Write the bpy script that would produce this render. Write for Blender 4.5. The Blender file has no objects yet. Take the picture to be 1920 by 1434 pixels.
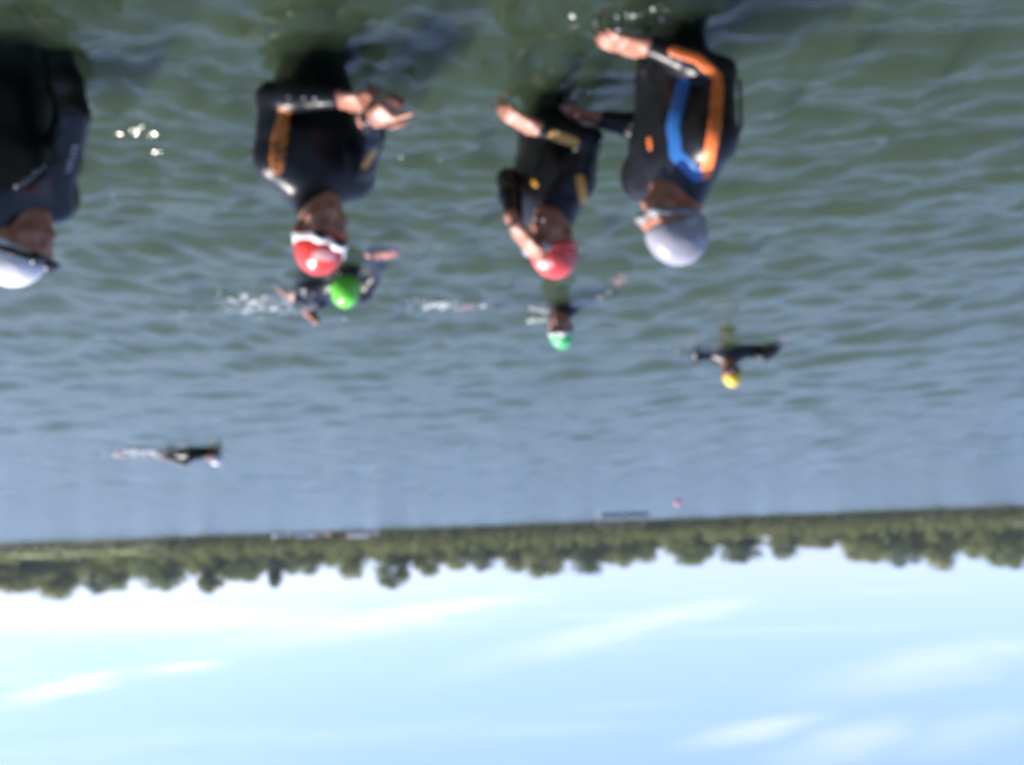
import bpy, math, random
import numpy as np
from mathutils import Vector, Matrix

random.seed(7)
RNG = np.random.default_rng(11)
SC = bpy.context.scene
COL = SC.collection

# ------------------------------------------------------------------ camera
CAM_H, FPX = 1.5, 1663.0
ROLL, PITCH = math.radians(2.1), math.radians(9.53)
cd = bpy.data.cameras.new('camera')
cam = bpy.data.objects.new('camera', cd)
COL.objects.link(cam)
cd.sensor_width = 36.0
cd.lens = 36.0 * FPX / 1920.0
cd.clip_start, cd.clip_end = 0.05, 6000
fw = Vector((0, math.cos(PITCH), -math.sin(PITCH)))
up = Vector((0, math.sin(PITCH), math.cos(PITCH)))
rt = Vector((1, 0, 0))
# the telephone was held upside down: the picture is turned by half a circle
r2 = rt * math.cos(ROLL) + up * -math.sin(ROLL)
u2 = rt * math.sin(ROLL) + up * math.cos(ROLL)
r2 = -r2 if False else r2
M = Matrix((( -r2.x, -u2.x, -fw.x, 0), (-r2.y, -u2.y, -fw.y, 0), (-r2.z, -u2.z, -fw.z, CAM_H), (0, 0, 0, 1)))
cam.matrix_world = M
cd.dof.use_dof = True
cd.dof.focus_distance = 0.2          # the lens hunted to its near end: everything is a little soft
cd.dof.aperture_fstop = 17.5
SC.camera = cam

# ------------------------------------------------------------------ world, sun, exposure
SUN_EL, SUN_AZ = math.radians(54), math.radians(72)      # azimuth clockwise from +Y
SUN_DIR = Vector((math.sin(SUN_AZ) * math.cos(SUN_EL), math.cos(SUN_AZ) * math.cos(SUN_EL), math.sin(SUN_EL)))
W = bpy.data.worlds.new('World')
SC.world = W
W.use_nodes = True
wt = W.node_tree
wt.nodes.clear()
def wn(t, **k):
    n = wt.nodes.new(t)
    for a, b in k.items():
        setattr(n, a, b)
    return n
def wmath(op, a, b=None, clamp=False):
    n = wn('ShaderNodeMath', operation=op, use_clamp=clamp)
    for i, v in enumerate((a, b)):
        if v is None: continue
        if hasattr(v, 'links'): wt.links.new(v, n.inputs[i])
        else: n.inputs[i].default_value = v
    return n.outputs[0]
sky = wn('ShaderNodeTexSky', sky_type='NISHITA')
sky.sun_disc = False
sky.sun_elevation = SUN_EL
sky.sun_rotation = SUN_AZ
sky.air_density, sky.dust_density, sky.ozone_density = 1.0, 0.55, 3.0
tc = wn('ShaderNodeTexCoord')
sep = wn('ShaderNodeSeparateXYZ')
wt.links.new(tc.outputs['Generated'], sep.inputs[0])
zz = wmath('MAXIMUM', sep.outputs[2], 0.015)
comb = wn('ShaderNodeCombineXYZ')
wt.links.new(wmath('DIVIDE', sep.outputs[0], zz), comb.inputs[0])
wt.links.new(wmath('DIVIDE', sep.outputs[1], zz), comb.inputs[1])
def skypt(px, py):
    u, v = (960 - px) / FPX, (py - 717) / FPX
    ul = u * math.cos(ROLL) + v * math.sin(ROLL)
    vl = -u * math.sin(ROLL) + v * math.cos(ROLL)
    d = fw + rt * ul + up * vl
    return Vector((d.x / d.z, d.y / d.z))
# soft warp so that the wisps fray
nz = wn('ShaderNodeTexNoise', noise_dimensions='2D')
nz.inputs['Scale'].default_value = 1.1
nz.inputs['Detail'].default_value = 6
nz.inputs['Roughness'].default_value = 0.6
wt.links.new(comb.outputs[0], nz.inputs['Vector'])
sub = wn('ShaderNodeVectorMath', operation='SUBTRACT')
sub.inputs[1].default_value = (0.5, 0.5, 0.5)
wt.links.new(nz.outputs['Color'], sub.inputs[0])
scl = wn('ShaderNodeVectorMath', operation='SCALE')
scl.inputs['Scale'].default_value = 1.3
wt.links.new(sub.outputs[0], scl.inputs[0])
wadd = wn('ShaderNodeVectorMath', operation='ADD')
wt.links.new(comb.outputs[0], wadd.inputs[0])
wt.links.new(scl.outputs[0], wadd.inputs[1])
# cirrus streaks (two ends and a width each), lying on the cloud plane
STREAKS = [((450, 1210), (960, 1112), 26, 0.75), ((940, 1236), (1390, 1118), 24, 0.5), ((55, 1290), (185, 1285), 22, 0.95),
           ((270, 1248), (385, 1252), 16, 0.7), ((1300, 1398), (1535, 1338), 20, 0.45), ((1470, 1440), (1700, 1350), 42, 0.34),
           ((1560, 1300), (1910, 1190), 46, 0.36), ((1700, 1420), (1930, 1330), 40, 0.2), ((-60, 1180), (420, 1130), 70, 0.9), ((-100, 1120), (900, 1075), 40, 0.5)]
acc = None
for (a, b, w, strength) in STREAKS:
    A, B = skypt(*a), skypt(*b)
    mid = (A + B) / 2
    mpx = ((a[0] + b[0]) / 2, (a[1] + b[1]) / 2)
    ax = (B - A)
    half = ax.length / 2 * 1.25
    W1 = skypt(mpx[0], mpx[1] + w)
    nrm = Vector((-ax.y, ax.x)).normalized()
    wid = max(abs((W1 - mid).dot(nrm)), 0.02) * 1.5
    mp = wn('ShaderNodeMapping', vector_type='TEXTURE')
    mp.inputs['Location'].default_value = (mid.x, mid.y, 0)
    mp.inputs['Rotation'].default_value = (0, 0, math.atan2(ax.y, ax.x))
    mp.inputs['Scale'].default_value = (half, wid, 1)
    mixv = wn('ShaderNodeMix', data_type='VECTOR')
    mixv.inputs[0].default_value = min(1.0, wid * 0.9)
    wt.links.new(comb.outputs[0], mixv.inputs[4])
    wt.links.new(wadd.outputs[0], mixv.inputs[5])
    wt.links.new(mixv.outputs[1], mp.inputs[0])
    ln = wn('ShaderNodeVectorMath', operation='LENGTH')
    wt.links.new(mp.outputs[0], ln.inputs[0])
    mr = wn('ShaderNodeMapRange', interpolation_type='SMOOTHSTEP')
    mr.inputs[1].default_value, mr.inputs[2].default_value = 1.25, 0.0
    mr.inputs[3].default_value, mr.inputs[4].default_value = 0.0, strength * 0.72
    wt.links.new(ln.outputs[1], mr.inputs[0])
    acc = mr.outputs[0] if acc is None else wmath('MAXIMUM', acc, mr.outputs[0])
# the same thin cirrus goes on over the rest of the sky
mpc = wn('ShaderNodeMapping')
mpc.inputs['Rotation'].default_value = (0, 0, math.radians(-25))
mpc.inputs['Scale'].default_value = (0.35, 1.3, 1)
wt.links.new(comb.outputs[0], mpc.inputs[0])
nc = wn('ShaderNodeTexNoise', noise_dimensions='2D')
nc.inputs['Scale'].default_value = 0.8
nc.inputs['Detail'].default_value = 7
wt.links.new(mpc.outputs[0], nc.inputs['Vector'])
mr = wn('ShaderNodeMapRange', interpolation_type='SMOOTHSTEP')
mr.inputs[1].default_value, mr.inputs[2].default_value = 0.5, 0.85
mr.inputs[3].default_value, mr.inputs[4].default_value = 0.0, 0.2
wt.links.new(nc.outputs[0], mr.inputs[0])
acc = wmath('MAXIMUM', acc, mr.outputs[0])
fray = wn('ShaderNodeMapRange')
fray.inputs[1].default_value, fray.inputs[2].default_value = 0.3, 0.7
fray.inputs[3].default_value, fray.inputs[4].default_value = 0.55, 1.1
wt.links.new(nz.outputs[0], fray.inputs[0])
acc = wmath('MULTIPLY', acc, fray.outputs[0], True)
mixc = wn('ShaderNodeMix', data_type='RGBA')
wt.links.new(acc, mixc.inputs[0])
tint = wn('ShaderNodeMix', data_type='RGBA', blend_type='MULTIPLY')
tint.inputs[0].default_value = 1.0
tint.inputs[7].default_value = (0.895, 0.89, 1.27, 1)
wt.links.new(sky.outputs[0], tint.inputs[6])
veil = wn('ShaderNodeMix', data_type='RGBA')          # thin even high haze over the whole sky
veil.inputs[0].default_value = 0.42
veil.inputs[7].default_value = (3.1, 4.35, 7.2, 1)
wt.links.new(tint.outputs[2], veil.inputs[6])
wt.links.new(veil.outputs[2], mixc.inputs[6])
CLOUD = 7.6
mixc.inputs[7].default_value = (CLOUD, CLOUD * 0.99, CLOUD, 1)
bg = wn('ShaderNodeBackground')
bg.inputs[1].default_value = 0.102
wt.links.new(mixc.outputs[2], bg.inputs[0])
wo = wn('ShaderNodeOutputWorld')
wt.links.new(bg.outputs[0], wo.inputs[0])

sd = bpy.data.lights.new('sun', 'SUN')
sd.energy, sd.angle, sd.color = 4.8, math.radians(0.53), (1.0, 0.94, 0.85)
so = bpy.data.objects.new('sun', sd)
so.rotation_euler = SUN_DIR.to_track_quat('Z', 'Y').to_euler()
COL.objects.link(so)

vs = SC.view_settings
vs.view_transform, vs.look, vs.gamma, vs.use_curve_mapping = 'Standard', 'None', 1.0, False
vs.exposure = 1.0
SC.render.engine = 'CYCLES'
SC.cycles.use_denoising = True
SC.cycles.max_bounces = 6
SC.cycles.caustics_reflective = False
SC.cycles.caustics_refractive = False
SC.cycles.sample_clamp_indirect = 8
SC.cycles.sample_clamp_direct = 12

# ------------------------------------------------------------------ helpers
def at(px, py, Y):
    """point seen at a place of the photograph, at the distance Y"""
    u, v = (960 - px) / FPX, (py - 717) / FPX
    ul = u * math.cos(ROLL) + v * math.sin(ROLL)
    vl = -u * math.sin(ROLL) + v * math.cos(ROLL)
    d = fw + rt * ul + up * vl
    return Vector((0, 0, CAM_H)) + d * (Y / d.y)
def onwater(px, py, z=0.0):
    u, v = (960 - px) / FPX, (py - 717) / FPX
    ul = u * math.cos(ROLL) + v * math.sin(ROLL)
    vl = -u * math.sin(ROLL) + v * math.cos(ROLL)
    d = fw + rt * ul + up * vl
    return Vector((0, 0, CAM_H)) + d * ((z - CAM_H) / d.z)

MATS = {}
def mat(name, color, rough=0.5, spec=0.5, bump=0.0, bscale=40.0, vary=0.0, vscale=8.0, color2=None, coat=0.0, sheen=0.0, sub=0.0):
    if name in MATS: return MATS[name]
    m = bpy.data.materials.new(name); m.use_nodes = True
    nt = m.node_tree; p = nt.nodes['Principled BSDF']
    p.inputs['Roughness'].default_value = rough
    p.inputs['Specular IOR Level'].default_value = spec
    p.inputs['Coat Weight'].default_value = coat
    p.inputs['Coat Roughness'].default_value = 0.15
    p.inputs['Sheen Weight'].default_value = sheen
    if sub:
        p.inputs['Subsurface Weight'].default_value = sub
        p.inputs['Subsurface Radius'].default_value = (0.02, 0.008, 0.005)
        p.inputs['Subsurface Scale'].default_value = 0.5
    c = (*color, 1); p.inputs['Base Color'].default_value = c
    tcn = nt.nodes.new('ShaderNodeTexCoord')
    if vary or color2:
        n = nt.nodes.new('ShaderNodeTexNoise'); n.inputs['Scale'].default_value = vscale; n.inputs['Detail'].default_value = 5
        nt.links.new(tcn.outputs['Object'], n.inputs['Vector'])
        r = nt.nodes.new('ShaderNodeMapRange'); r.inputs[1].default_value, r.inputs[2].default_value = 0.35, 0.65
        nt.links.new(n.outputs[0], r.inputs[0])
        mx = nt.nodes.new('ShaderNodeMix'); mx.data_type = 'RGBA'
        nt.links.new(r.outputs[0], mx.inputs[0])
        mx.inputs[6].default_value = c
        c2 = color2 or tuple(x * (1 - vary) for x in color)
        mx.inputs[7].default_value = (*c2, 1)
        nt.links.new(mx.outputs[2], p.inputs['Base Color'])
    if bump:
        n = nt.nodes.new('ShaderNodeTexNoise'); n.inputs['Scale'].default_value = bscale; n.inputs['Detail'].default_value = 4
        nt.links.new(tcn.outputs['Object'], n.inputs['Vector'])
        b = nt.nodes.new('ShaderNodeBump'); b.inputs['Strength'].default_value = bump; b.inputs['Distance'].default_value = 0.01
        nt.links.new(n.outputs[0], b.inputs['Height']); nt.links.new(b.outputs[0], p.inputs['Normal'])
    MATS[name] = m
    return m

def tag(o, label=None, cat=None, group=None, kind=None):
    if label: o['label'] = label
    if cat: o['category'] = cat
    if group: o['group'] = group
    if kind: o['kind'] = kind
    return o
def empty(name, loc):
    o = bpy.data.objects.new(name, None); COL.objects.link(o); o.location = loc
    o.empty_display_size = 0.2
    return o
def link(name, me, parent=None, m=None, smooth=True):
    if m is not None and len(me.materials) == 0: me.materials.append(m)
    if smooth and len(me.polygons):
        me.polygons.foreach_set('use_smooth', np.ones(len(me.polygons), dtype=bool))
    o = bpy.data.objects.new(name, me); COL.objects.link(o)
    if parent is not None:
        o.parent = parent
        t = parent.matrix_basis.copy()
        if parent.parent is not None: t = parent.parent.matrix_basis @ parent.matrix_parent_inverse @ parent.matrix_basis
        o.matrix_parent_inverse = t.inverted()
    return o
def pydata(name, V, F):
    me = bpy.data.meshes.new(name)
    V = np.asarray(V, dtype=np.float32); F = np.asarray(F, dtype=np.int32)
    k = F.shape[1]
    me.vertices.add(len(V)); me.vertices.foreach_set('co', V.ravel())
    me.loops.add(F.size); me.loops.foreach_set('vertex_index', F.ravel())
    me.polygons.add(len(F)); me.polygons.foreach_set('loop_start', np.arange(len(F), dtype=np.int32) * k)
    me.update(calc_edges=True); me.validate()
    return me

# ---- signed distance bodies: smooth unions of tapered limbs, meshed by surface nets
def vec(p): return np.array([p[0], p[1], p[2]], dtype=np.float32)
class Cap:
    def __init__(s, a, b, r0, r1=None, k=0.02, sub=False):
        s.a, s.b, s.r0, s.r1, s.k, s.sub = vec(a), vec(b), r0, r0 if r1 is None else r1, k, sub
        R = max(s.r0, s.r1)
        s.lo, s.hi = np.minimum(s.a, s.b) - R, np.maximum(s.a, s.b) + R
    def d(s, X, Y, Z, inf=0.0):
        ba = s.b - s.a; L = float(ba @ ba) + 1e-9
        px, py, pz = X - s.a[0], Y - s.a[1], Z - s.a[2]
        t = np.clip((px * ba[0] + py * ba[1] + pz * ba[2]) / L, 0, 1)
        q = np.sqrt((px - t * ba[0]) ** 2 + (py - t * ba[1]) ** 2 + (pz - t * ba[2]) ** 2)
        return q - (s.r0 + (s.r1 - s.r0) * t) - inf
class Ell:
    def __init__(s, c, r, ax=None, k=0.02, sub=False):
        s.c, s.r, s.k, s.sub = vec(c), vec(r), k, sub
        s.ax = np.eye(3, dtype=np.float32) if ax is None else np.array([vec(a) for a in ax])
        R = float(max(s.r)); s.lo, s.hi = s.c - R, s.c + R
    def d(s, X, Y, Z, inf=0.0):
        px, py, pz = X - s.c[0], Y - s.c[1], Z - s.c[2]
        r = s.r + inf
        k0 = 0; k1 = 0
        for i in range(3):
            q = px * s.ax[i][0] + py * s.ax[i][1] + pz * s.ax[i][2]
            k0 = k0 + (q / r[i]) ** 2; k1 = k1 + (q / r[i] ** 2) ** 2
        k0 = np.sqrt(k0); k1 = np.sqrt(k1)
        return k0 * (k0 - 1) / np.maximum(k1, 1e-6)
def grid(lo, hi, h):
    n = np.maximum(np.ceil((hi - lo) / h).astype(int) + 1, 4)
    return [np.float32(lo[i]) + np.arange(n[i], dtype=np.float32) * np.float32(h) for i in range(3)]
def evaluate(prims, ax, h, inf=0.0, margin=0.035):
    D = np.full([len(a) for a in ax], 0.5, dtype=np.float32)
    for p in prims:
        sl = []
        for i in range(3):
            i0 = np.searchsorted(ax[i], p.lo[i] - margin - p.k - inf); i1 = np.searchsorted(ax[i], p.hi[i] + margin + p.k + inf)
            sl.append(slice(i0, i1))
        if any(s.stop <= s.start for s in sl): continue
        X = ax[0][sl[0]][:, None, None]; Y = ax[1][sl[1]][None, :, None]; Z = ax[2][sl[2]][None, None, :]
        d = p.d(X, Y, Z, inf).astype(np.float32)
        o = D[sl[0], sl[1], sl[2]]
        if p.sub:
            hh = np.maximum(p.k - np.abs(o + d), 0) / p.k
            D[sl[0], sl[1], sl[2]] = np.maximum(o, -d) + hh * hh * p.k * 0.25
        else:
            hh = np.maximum(p.k - np.abs(o - d), 0) / p.k
            D[sl[0], sl[1], sl[2]] = np.minimum(o, d) - hh * hh * p.k * 0.25
    return D
CORN = np.array([[i, j, k] for i in (0, 1) for j in (0, 1) for k in (0, 1)])
EDG = [(a, b) for a in range(8) for b in range(a + 1, 8) if np.abs(CORN[a] - CORN[b]).sum() == 1]
def nets(name, D, ax, h):
    S = D < 0
    n = np.array(D.shape) - 1
    cnt = np.zeros(n, dtype=np.int8)
    for c in CORN: cnt += S[c[0]:n[0] + c[0], c[1]:n[1] + c[1], c[2]:n[2] + c[2]]
    act = (cnt > 0) & (cnt < 8)
    idx = np.argwhere(act)
    if len(idx) == 0: return pydata(name, np.zeros((3, 3)), np.array([[0, 1, 2]]))
    lut = np.full(n, -1, dtype=np.int32); lut[act] = np.arange(len(idx))
    vals = [D[idx[:, 0] + c[0], idx[:, 1] + c[1], idx[:, 2] + c[2]] for c in CORN]
    P = np.zeros((len(idx), 3)); C = np.zeros(len(idx))
    for a, b in EDG:
        va, vb = vals[a], vals[b]
        m = (va < 0) != (vb < 0)
        t = np.where(m, va / np.where(va == vb, 1, va - vb), 0)
        P += m[:, None] * (CORN[a] + t[:, None] * (CORN[b] - CORN[a])); C += m
    V = (idx + P / C[:, None]) * h + np.array([a[0] for a in ax])
    F = []
    for d in range(3):
        e = [0, 0, 0]; e[d] = 1
        s0 = S[:S.shape[0] - e[0], :S.shape[1] - e[1], :S.shape[2] - e[2]]
        s1 = S[e[0]:, e[1]:, e[2]:]
        ed = np.argwhere(s0 != s1)
        u, v = (d + 1) % 3, (d + 2) % 3
        ed = ed[(ed[:, u] > 0) & (ed[:, v] > 0) & (ed[:, u] < n[u]) & (ed[:, v] < n[v])]
        fl = s0[ed[:, 0], ed[:, 1], ed[:, 2]]
        q = []
        for (du, dv) in ((1, 1), (0, 1), (0, 0), (1, 0)):
            c = ed.copy(); c[:, u] -= du; c[:, v] -= dv
            q.append(lut[c[:, 0], c[:, 1], c[:, 2]])
        q = np.stack(q, 1)
        q[~fl] = q[~fl][:, ::-1]
        F.append(q)
    F = np.concatenate(F)
    F = F[(F >= 0).all(1)]
    return pydata(name, V, F)
def mesh_of(name, prims, h, inf=0.0, cut=None, bounds=None):
    """cut(X,Y,Z) -> field intersected with the body"""
    if bounds is None:
        lo = np.min([p.lo for p in prims if not p.sub], axis=0) - 0.04; hi = np.max([p.hi for p in prims if not p.sub], axis=0) + 0.04
    else: lo, hi = bounds
    ax = grid(lo, hi, h)
    D = evaluate(prims, ax, h, inf)
    if cut is not None:
        D = np.maximum(D, cut(ax[0][:, None, None], ax[1][None, :, None], ax[2][None, None, :]).astype(np.float32))
    return nets(name, D, ax, h)

# ------------------------------------------------------------------ setting: ground, water
SHORE = 222.0
def ground_z(X, Y):
    t = np.clip((Y - (SHORE - 9)) / 14.0, 0, 1)
    z = -1.35 + t * t * (3 - 2 * t) * 1.9
    z = z + np.clip((Y - SHORE - 5) / 60, 0, 1) * 1.5
    bank = np.clip((X - 78) / 14, 0, 1) * np.clip((Y - SHORE + 1) / 16, 0, 1)
    z = z + bank * 2.9
    n = np.clip((-1.2 - Y) / 5.0, 0, 1)
    z = z + n * n * (3 - 2 * n) * 2.1
    z = z + (np.sin(X * 0.31) + np.sin(X * 0.17 + Y * 0.1)) * 0.12 * t
    return z
def build_ground():
    xs = np.concatenate([np.linspace(-3000, -200, 14), np.linspace(-190, 190, 160), np.linspace(200, 3000, 14)])
    ys = np.concatenate([np.linspace(-400, -20, 8), np.linspace(-16, 4, 30), np.linspace(10, 190, 12), np.linspace(195, 300, 90), np.linspace(320, 3000, 20)])
    X, Y = np.meshgrid(xs, ys, indexing='ij')
    Z = ground_z(X, Y)
    V = np.stack([X, Y, Z], -1).reshape(-1, 3)
    i = np.arange(len(xs) - 1)[:, None] * len(ys) + np.arange(len(ys) - 1)[None, :]
    F = np.stack([i, i + len(ys), i + len(ys) + 1, i + 1], -1).reshape(-1, 4)
    me = pydata('ground', V, F)
    m = bpy.data.materials.new('lake_bank'); m.use_nodes = True
    nt = m.node_tree; p = nt.nodes['Principled BSDF']; p.inputs['Roughness'].default_value = 0.9
    g = nt.nodes.new('ShaderNodeNewGeometry'); s = nt.nodes.new('ShaderNodeSeparateXYZ'); nt.links.new(g.outputs['Position'], s.inputs[0])
    n = nt.nodes.new('ShaderNodeTexNoise'); n.inputs['Scale'].default_value = 0.35; n.inputs['Detail'].default_value = 5
    nt.links.new(g.outputs['Position'], n.inputs['Vector'])
    a = nt.nodes.new('ShaderNodeMath'); a.operation = 'MULTIPLY_ADD'; a.inputs[1].default_value = 3.0
    nt.links.new(n.outputs[0], a.inputs[0]); nt.links.new(s.outputs[2], a.inputs[2])
    cr = nt.nodes.new('ShaderNodeValToRGB')
    r = nt.nodes.new('ShaderNodeMapRange'); r.inputs[1].default_value, r.inputs[2].default_value = 0.0, 6.0
    nt.links.new(a.outputs[0], r.inputs[0]); nt.links.new(r.outputs[0], cr.inputs[0])
    e = cr.color_ramp.elements
    e[0].position, e[0].color = 0.36, (0.05, 0.058, 0.03, 1)
    e[1].position, e[1].color = 1.0, (0.12, 0.14, 0.045, 1)
    x = e.new(0.48); x.color = (0.06, 0.052, 0.034, 1)
    x = e.new(0.62); x.color = (0.075, 0.06, 0.042, 1)
    x = e.new(0.75); x.color = (0.13, 0.15, 0.05, 1)
    nt.links.new(cr.outputs[0], p.inputs['Base Color'])
    tag(link('ground', me, m=m), kind='structure')
build_ground()

def spaced(start, stop, base, grow, center):
    out = [center]
    while out[-1] < stop: out.append(out[-1] + base + grow * abs(out[-1] - center))
    neg = [center]
    while neg[-1] > start: neg.append(neg[-1] - base - grow * abs(neg[-1] - center))
    return np.array(neg[:0:-1] + out)
RIPPLES = [(.655, 2.87), (-.165, 3.15), (-.545, 2.65), (1.45, 2.6), (.95, 4.95), (-.36, 6.05), (-1.95, 7.85), (.55, 2.6), (-.35, 2.5), (-.3, 2.95)]
def wave_field(X, Y, cell):
    Z = np.zeros_like(X)
    rg = np.random.default_rng(5)
    N = 84
    for i in range(N):
        lam = 0.10 * (1.25 / 0.10) ** (i / (N - 1))
        th = rg.normal(math.radians(-4), math.radians(75))       # travelling roughly towards the viewer
        k = 2 * math.pi / lam
        kx, ky = k * math.sin(th), k * math.cos(th)
        amp = 0.0064 * lam ** 0.68 * rg.uniform(0.4, 1.4) * (1 - 0.45 * i / N)
        fade = np.clip((lam / cell - 2.6) / 2.5, 0, 1)
        ph = kx * X + ky * Y + rg.uniform(0, 6.283)
        # groups come and go so that the pattern does not repeat
        g = 0.8 + 0.7 * np.sin(X * rg.uniform(0.5, 2.0) + Y * rg.uniform(-1, 1) + rg.uniform(0, 6)) * np.sin(Y * rg.uniform(0.5, 2.0) + rg.uniform(0, 6))
        Z += amp * fade * g * (np.sin(ph) + 0.22 * np.cos(2 * ph))
    for (cx, cy) in RIPPLES:
        r = np.sqrt((X - cx) ** 2 + (Y - cy) ** 2)
        Z += 0.006 * np.exp(-r / 0.5) * np.sin(2 * math.pi * r / 0.13 + cx * 9) * np.clip((0.13 / cell - 2.6) / 2, 0, 1)
    return Z
def build_water():
    xs = spaced(-420, 420, 0.026, 0.0135, 0.3)
    ys = spaced(-30, SHORE + 3, 0.02, 0.0115, 3.0)
    X, Y = np.meshgrid(xs, ys, indexing='ij')
    dx = np.gradient(xs)[:, None]; dy = np.gradient(ys)[None, :]
    cell = np.maximum(dx * 0.45, dy) + 0 * X
    Z = wave_field(X, Y, cell)
    V = np.stack([X, Y, Z], -1).reshape(-1, 3)
    i = np.arange(len(xs) - 1)[:, None] * len(ys) + np.arange(len(ys) - 1)[None, :]
    F = np.stack([i, i + len(ys), i + len(ys) + 1, i + 1], -1).reshape(-1, 4)
    # close the body of water below its surface
    nx, ny = len(xs), len(ys)
    rim = np.concatenate([np.arange(nx) * ny, (nx - 1) * ny + np.arange(1, ny), np.arange(nx - 2, -1, -1) * ny + ny - 1, np.arange(ny - 2, 0, -1)])
    low = V[rim].copy(); low[:, 2] = -3.0
    n0 = len(V); V = np.concatenate([V, low]); k = len(rim); q = np.arange(k)
    F = np.concatenate([F, np.stack([rim[q], n0 + q, n0 + (q + 1) % k, rim[(q + 1) % k]], -1)[:, ::-1]])
    cx0 = len(V); V = np.concatenate([V, [[0, 100, -3.0]]])
    F = np.concatenate([F, np.stack([n0 + q[::2], n0 + (q[::2] + 1) % k, n0 + (q[::2] + 2) % k, np.full(len(q[::2]), cx0)], -1)])
    me = pydata('water', V, F)
    lod = np.concatenate([np.clip((cell - 0.05) / 0.2, 0, 1).astype(np.float32).ravel(), np.ones(len(V) - cell.size, dtype=np.float32)])
    at_ = me.attributes.new('coarse', 'FLOAT', 'POINT'); at_.data.foreach_set('value', lod)
    m = bpy.data.materials.new('lake_water'); m.use_nodes = True
    nt = m.node_tree; nt.nodes.clear()
    N = nt.nodes.new
    g = N('ShaderNodeNewGeometry')
    def noise(sx, sy, det, rot=0.1):
        mp = N('ShaderNodeMapping'); mp.inputs['Scale'].default_value = (sx, sy, 1); mp.inputs['Rotation'].default_value = (0, 0, rot)
        nt.links.new(g.outputs['Position'], mp.inputs[0])
        n = N('ShaderNodeTexNoise'); n.inputs['Scale'].default_value = 1; n.inputs['Detail'].default_value = det; n.inputs['Roughness'].default_value = 0.55
        nt.links.new(mp.outputs[0], n.inputs['Vector'])
        return n.outputs[0]
    fine = noise(7, 16, 3)
    gust = noise(1.3, 0.42, 4)
    co = N('ShaderNodeAttribute'); co.attribute_name = 'coarse'
    b1 = N('ShaderNodeBump'); b1.inputs['Distance'].default_value = 0.016; b1.inputs['Strength'].default_value = 0.55
    nt.links.new(fine, b1.inputs['Height'])
    # beyond the reach of the mesh the small waves tilt the surface: two independent slopes from one noise
    mp = N('ShaderNodeMapping'); mp.inputs['Scale'].default_value = (1.3, 2.8, 1); mp.inputs['Rotation'].default_value = (0, 0, -0.12)
    nt.links.new(g.outputs['Position'], mp.inputs[0])
    nn = N('ShaderNodeTexNoise'); nn.inputs['Scale'].default_value = 1; nn.inputs['Detail'].default_value = 4; nn.inputs['Roughness'].default_value = 0.6
    nt.links.new(mp.outputs[0], nn.inputs['Vector'])
    sb = N('ShaderNodeVectorMath'); sb.operation = 'SUBTRACT'; sb.inputs[1].default_value = (0.5, 0.5, 0.5); nt.links.new(nn.outputs['Color'], sb.inputs[0])
    # far off only the faces of the waves that lean towards the near bank are in sight
    sx_ = N('ShaderNodeSeparateXYZ'); nt.links.new(sb.outputs[0], sx_.inputs[0])
    ay = N('ShaderNodeMath'); ay.operation = 'ABSOLUTE'; nt.links.new(sx_.outputs[1], ay.inputs[0])
    my = N('ShaderNodeMath'); my.operation = 'MULTIPLY_ADD'; my.inputs[1].default_value = -0.55; my.inputs[2].default_value = -0.035; nt.links.new(ay.outputs[0], my.inputs[0])
    mxx = N('ShaderNodeMath'); mxx.operation = 'MULTIPLY'; mxx.inputs[1].default_value = 0.6; nt.links.new(sx_.outputs[0], mxx.inputs[0])
    ml = N('ShaderNodeCombineXYZ'); nt.links.new(mxx.outputs[0], ml.inputs[0]); nt.links.new(my.outputs[0], ml.inputs[1])
    gr = N('ShaderNodeMapRange'); gr.inputs[1].default_value, gr.inputs[2].default_value = 0.35, 0.65; gr.inputs[3].default_value, gr.inputs[4].default_value = 0.2, 2.1
    nt.links.new(gust, gr.inputs[0])
    mm = N('ShaderNodeMath'); mm.operation = 'MULTIPLY'; nt.links.new(gr.outputs[0], mm.inputs[0]); nt.links.new(co.outputs['Fac'], mm.inputs[1])
    sc_ = N('ShaderNodeVectorMath'); sc_.operation = 'SCALE'; nt.links.new(ml.outputs[0], sc_.inputs[0]); nt.links.new(mm.outputs[0], sc_.inputs['Scale'])
    ad = N('ShaderNodeVectorMath'); ad.operation = 'ADD'; nt.links.new(b1.outputs[0], ad.inputs[0]); nt.links.new(sc_.outputs[0], ad.inputs[1])
    b2 = N('ShaderNodeVectorMath'); b2.operation = 'NORMALIZE'; nt.links.new(ad.outputs[0], b2.inputs[0])
    fr = N('ShaderNodeFresnel'); fr.inputs['IOR'].default_value = 1.333; nt.links.new(b2.outputs[0], fr.inputs['Normal'])
    m1 = N('ShaderNodeBsdfTransparent')
    vo = N('ShaderNodeVolumePrincipled'); vo.inputs['Color'].default_value = (0.165, 0.255, 0.15, 1); vo.inputs['Density'].default_value = 2.6
    vo.inputs['Anisotropy'].default_value = 0.1
    gl = N('ShaderNodeBsdfGlossy'); gl.inputs['Roughness'].default_value = 0.06; nt.links.new(b2.outputs[0], gl.inputs['Normal'])
    m2 = N('ShaderNodeMixShader'); nt.links.new(fr.outputs[0], m2.inputs[0]); nt.links.new(m1.outputs[0], m2.inputs[1]); nt.links.new(gl.outputs[0], m2.inputs[2])
    o = N('ShaderNodeOutputMaterial'); nt.links.new(m2.outputs[0], o.inputs[0]); nt.links.new(vo.outputs[0], o.inputs[1])
    tag(link('water', me, m=m), kind='structure')
build_water()

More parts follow.
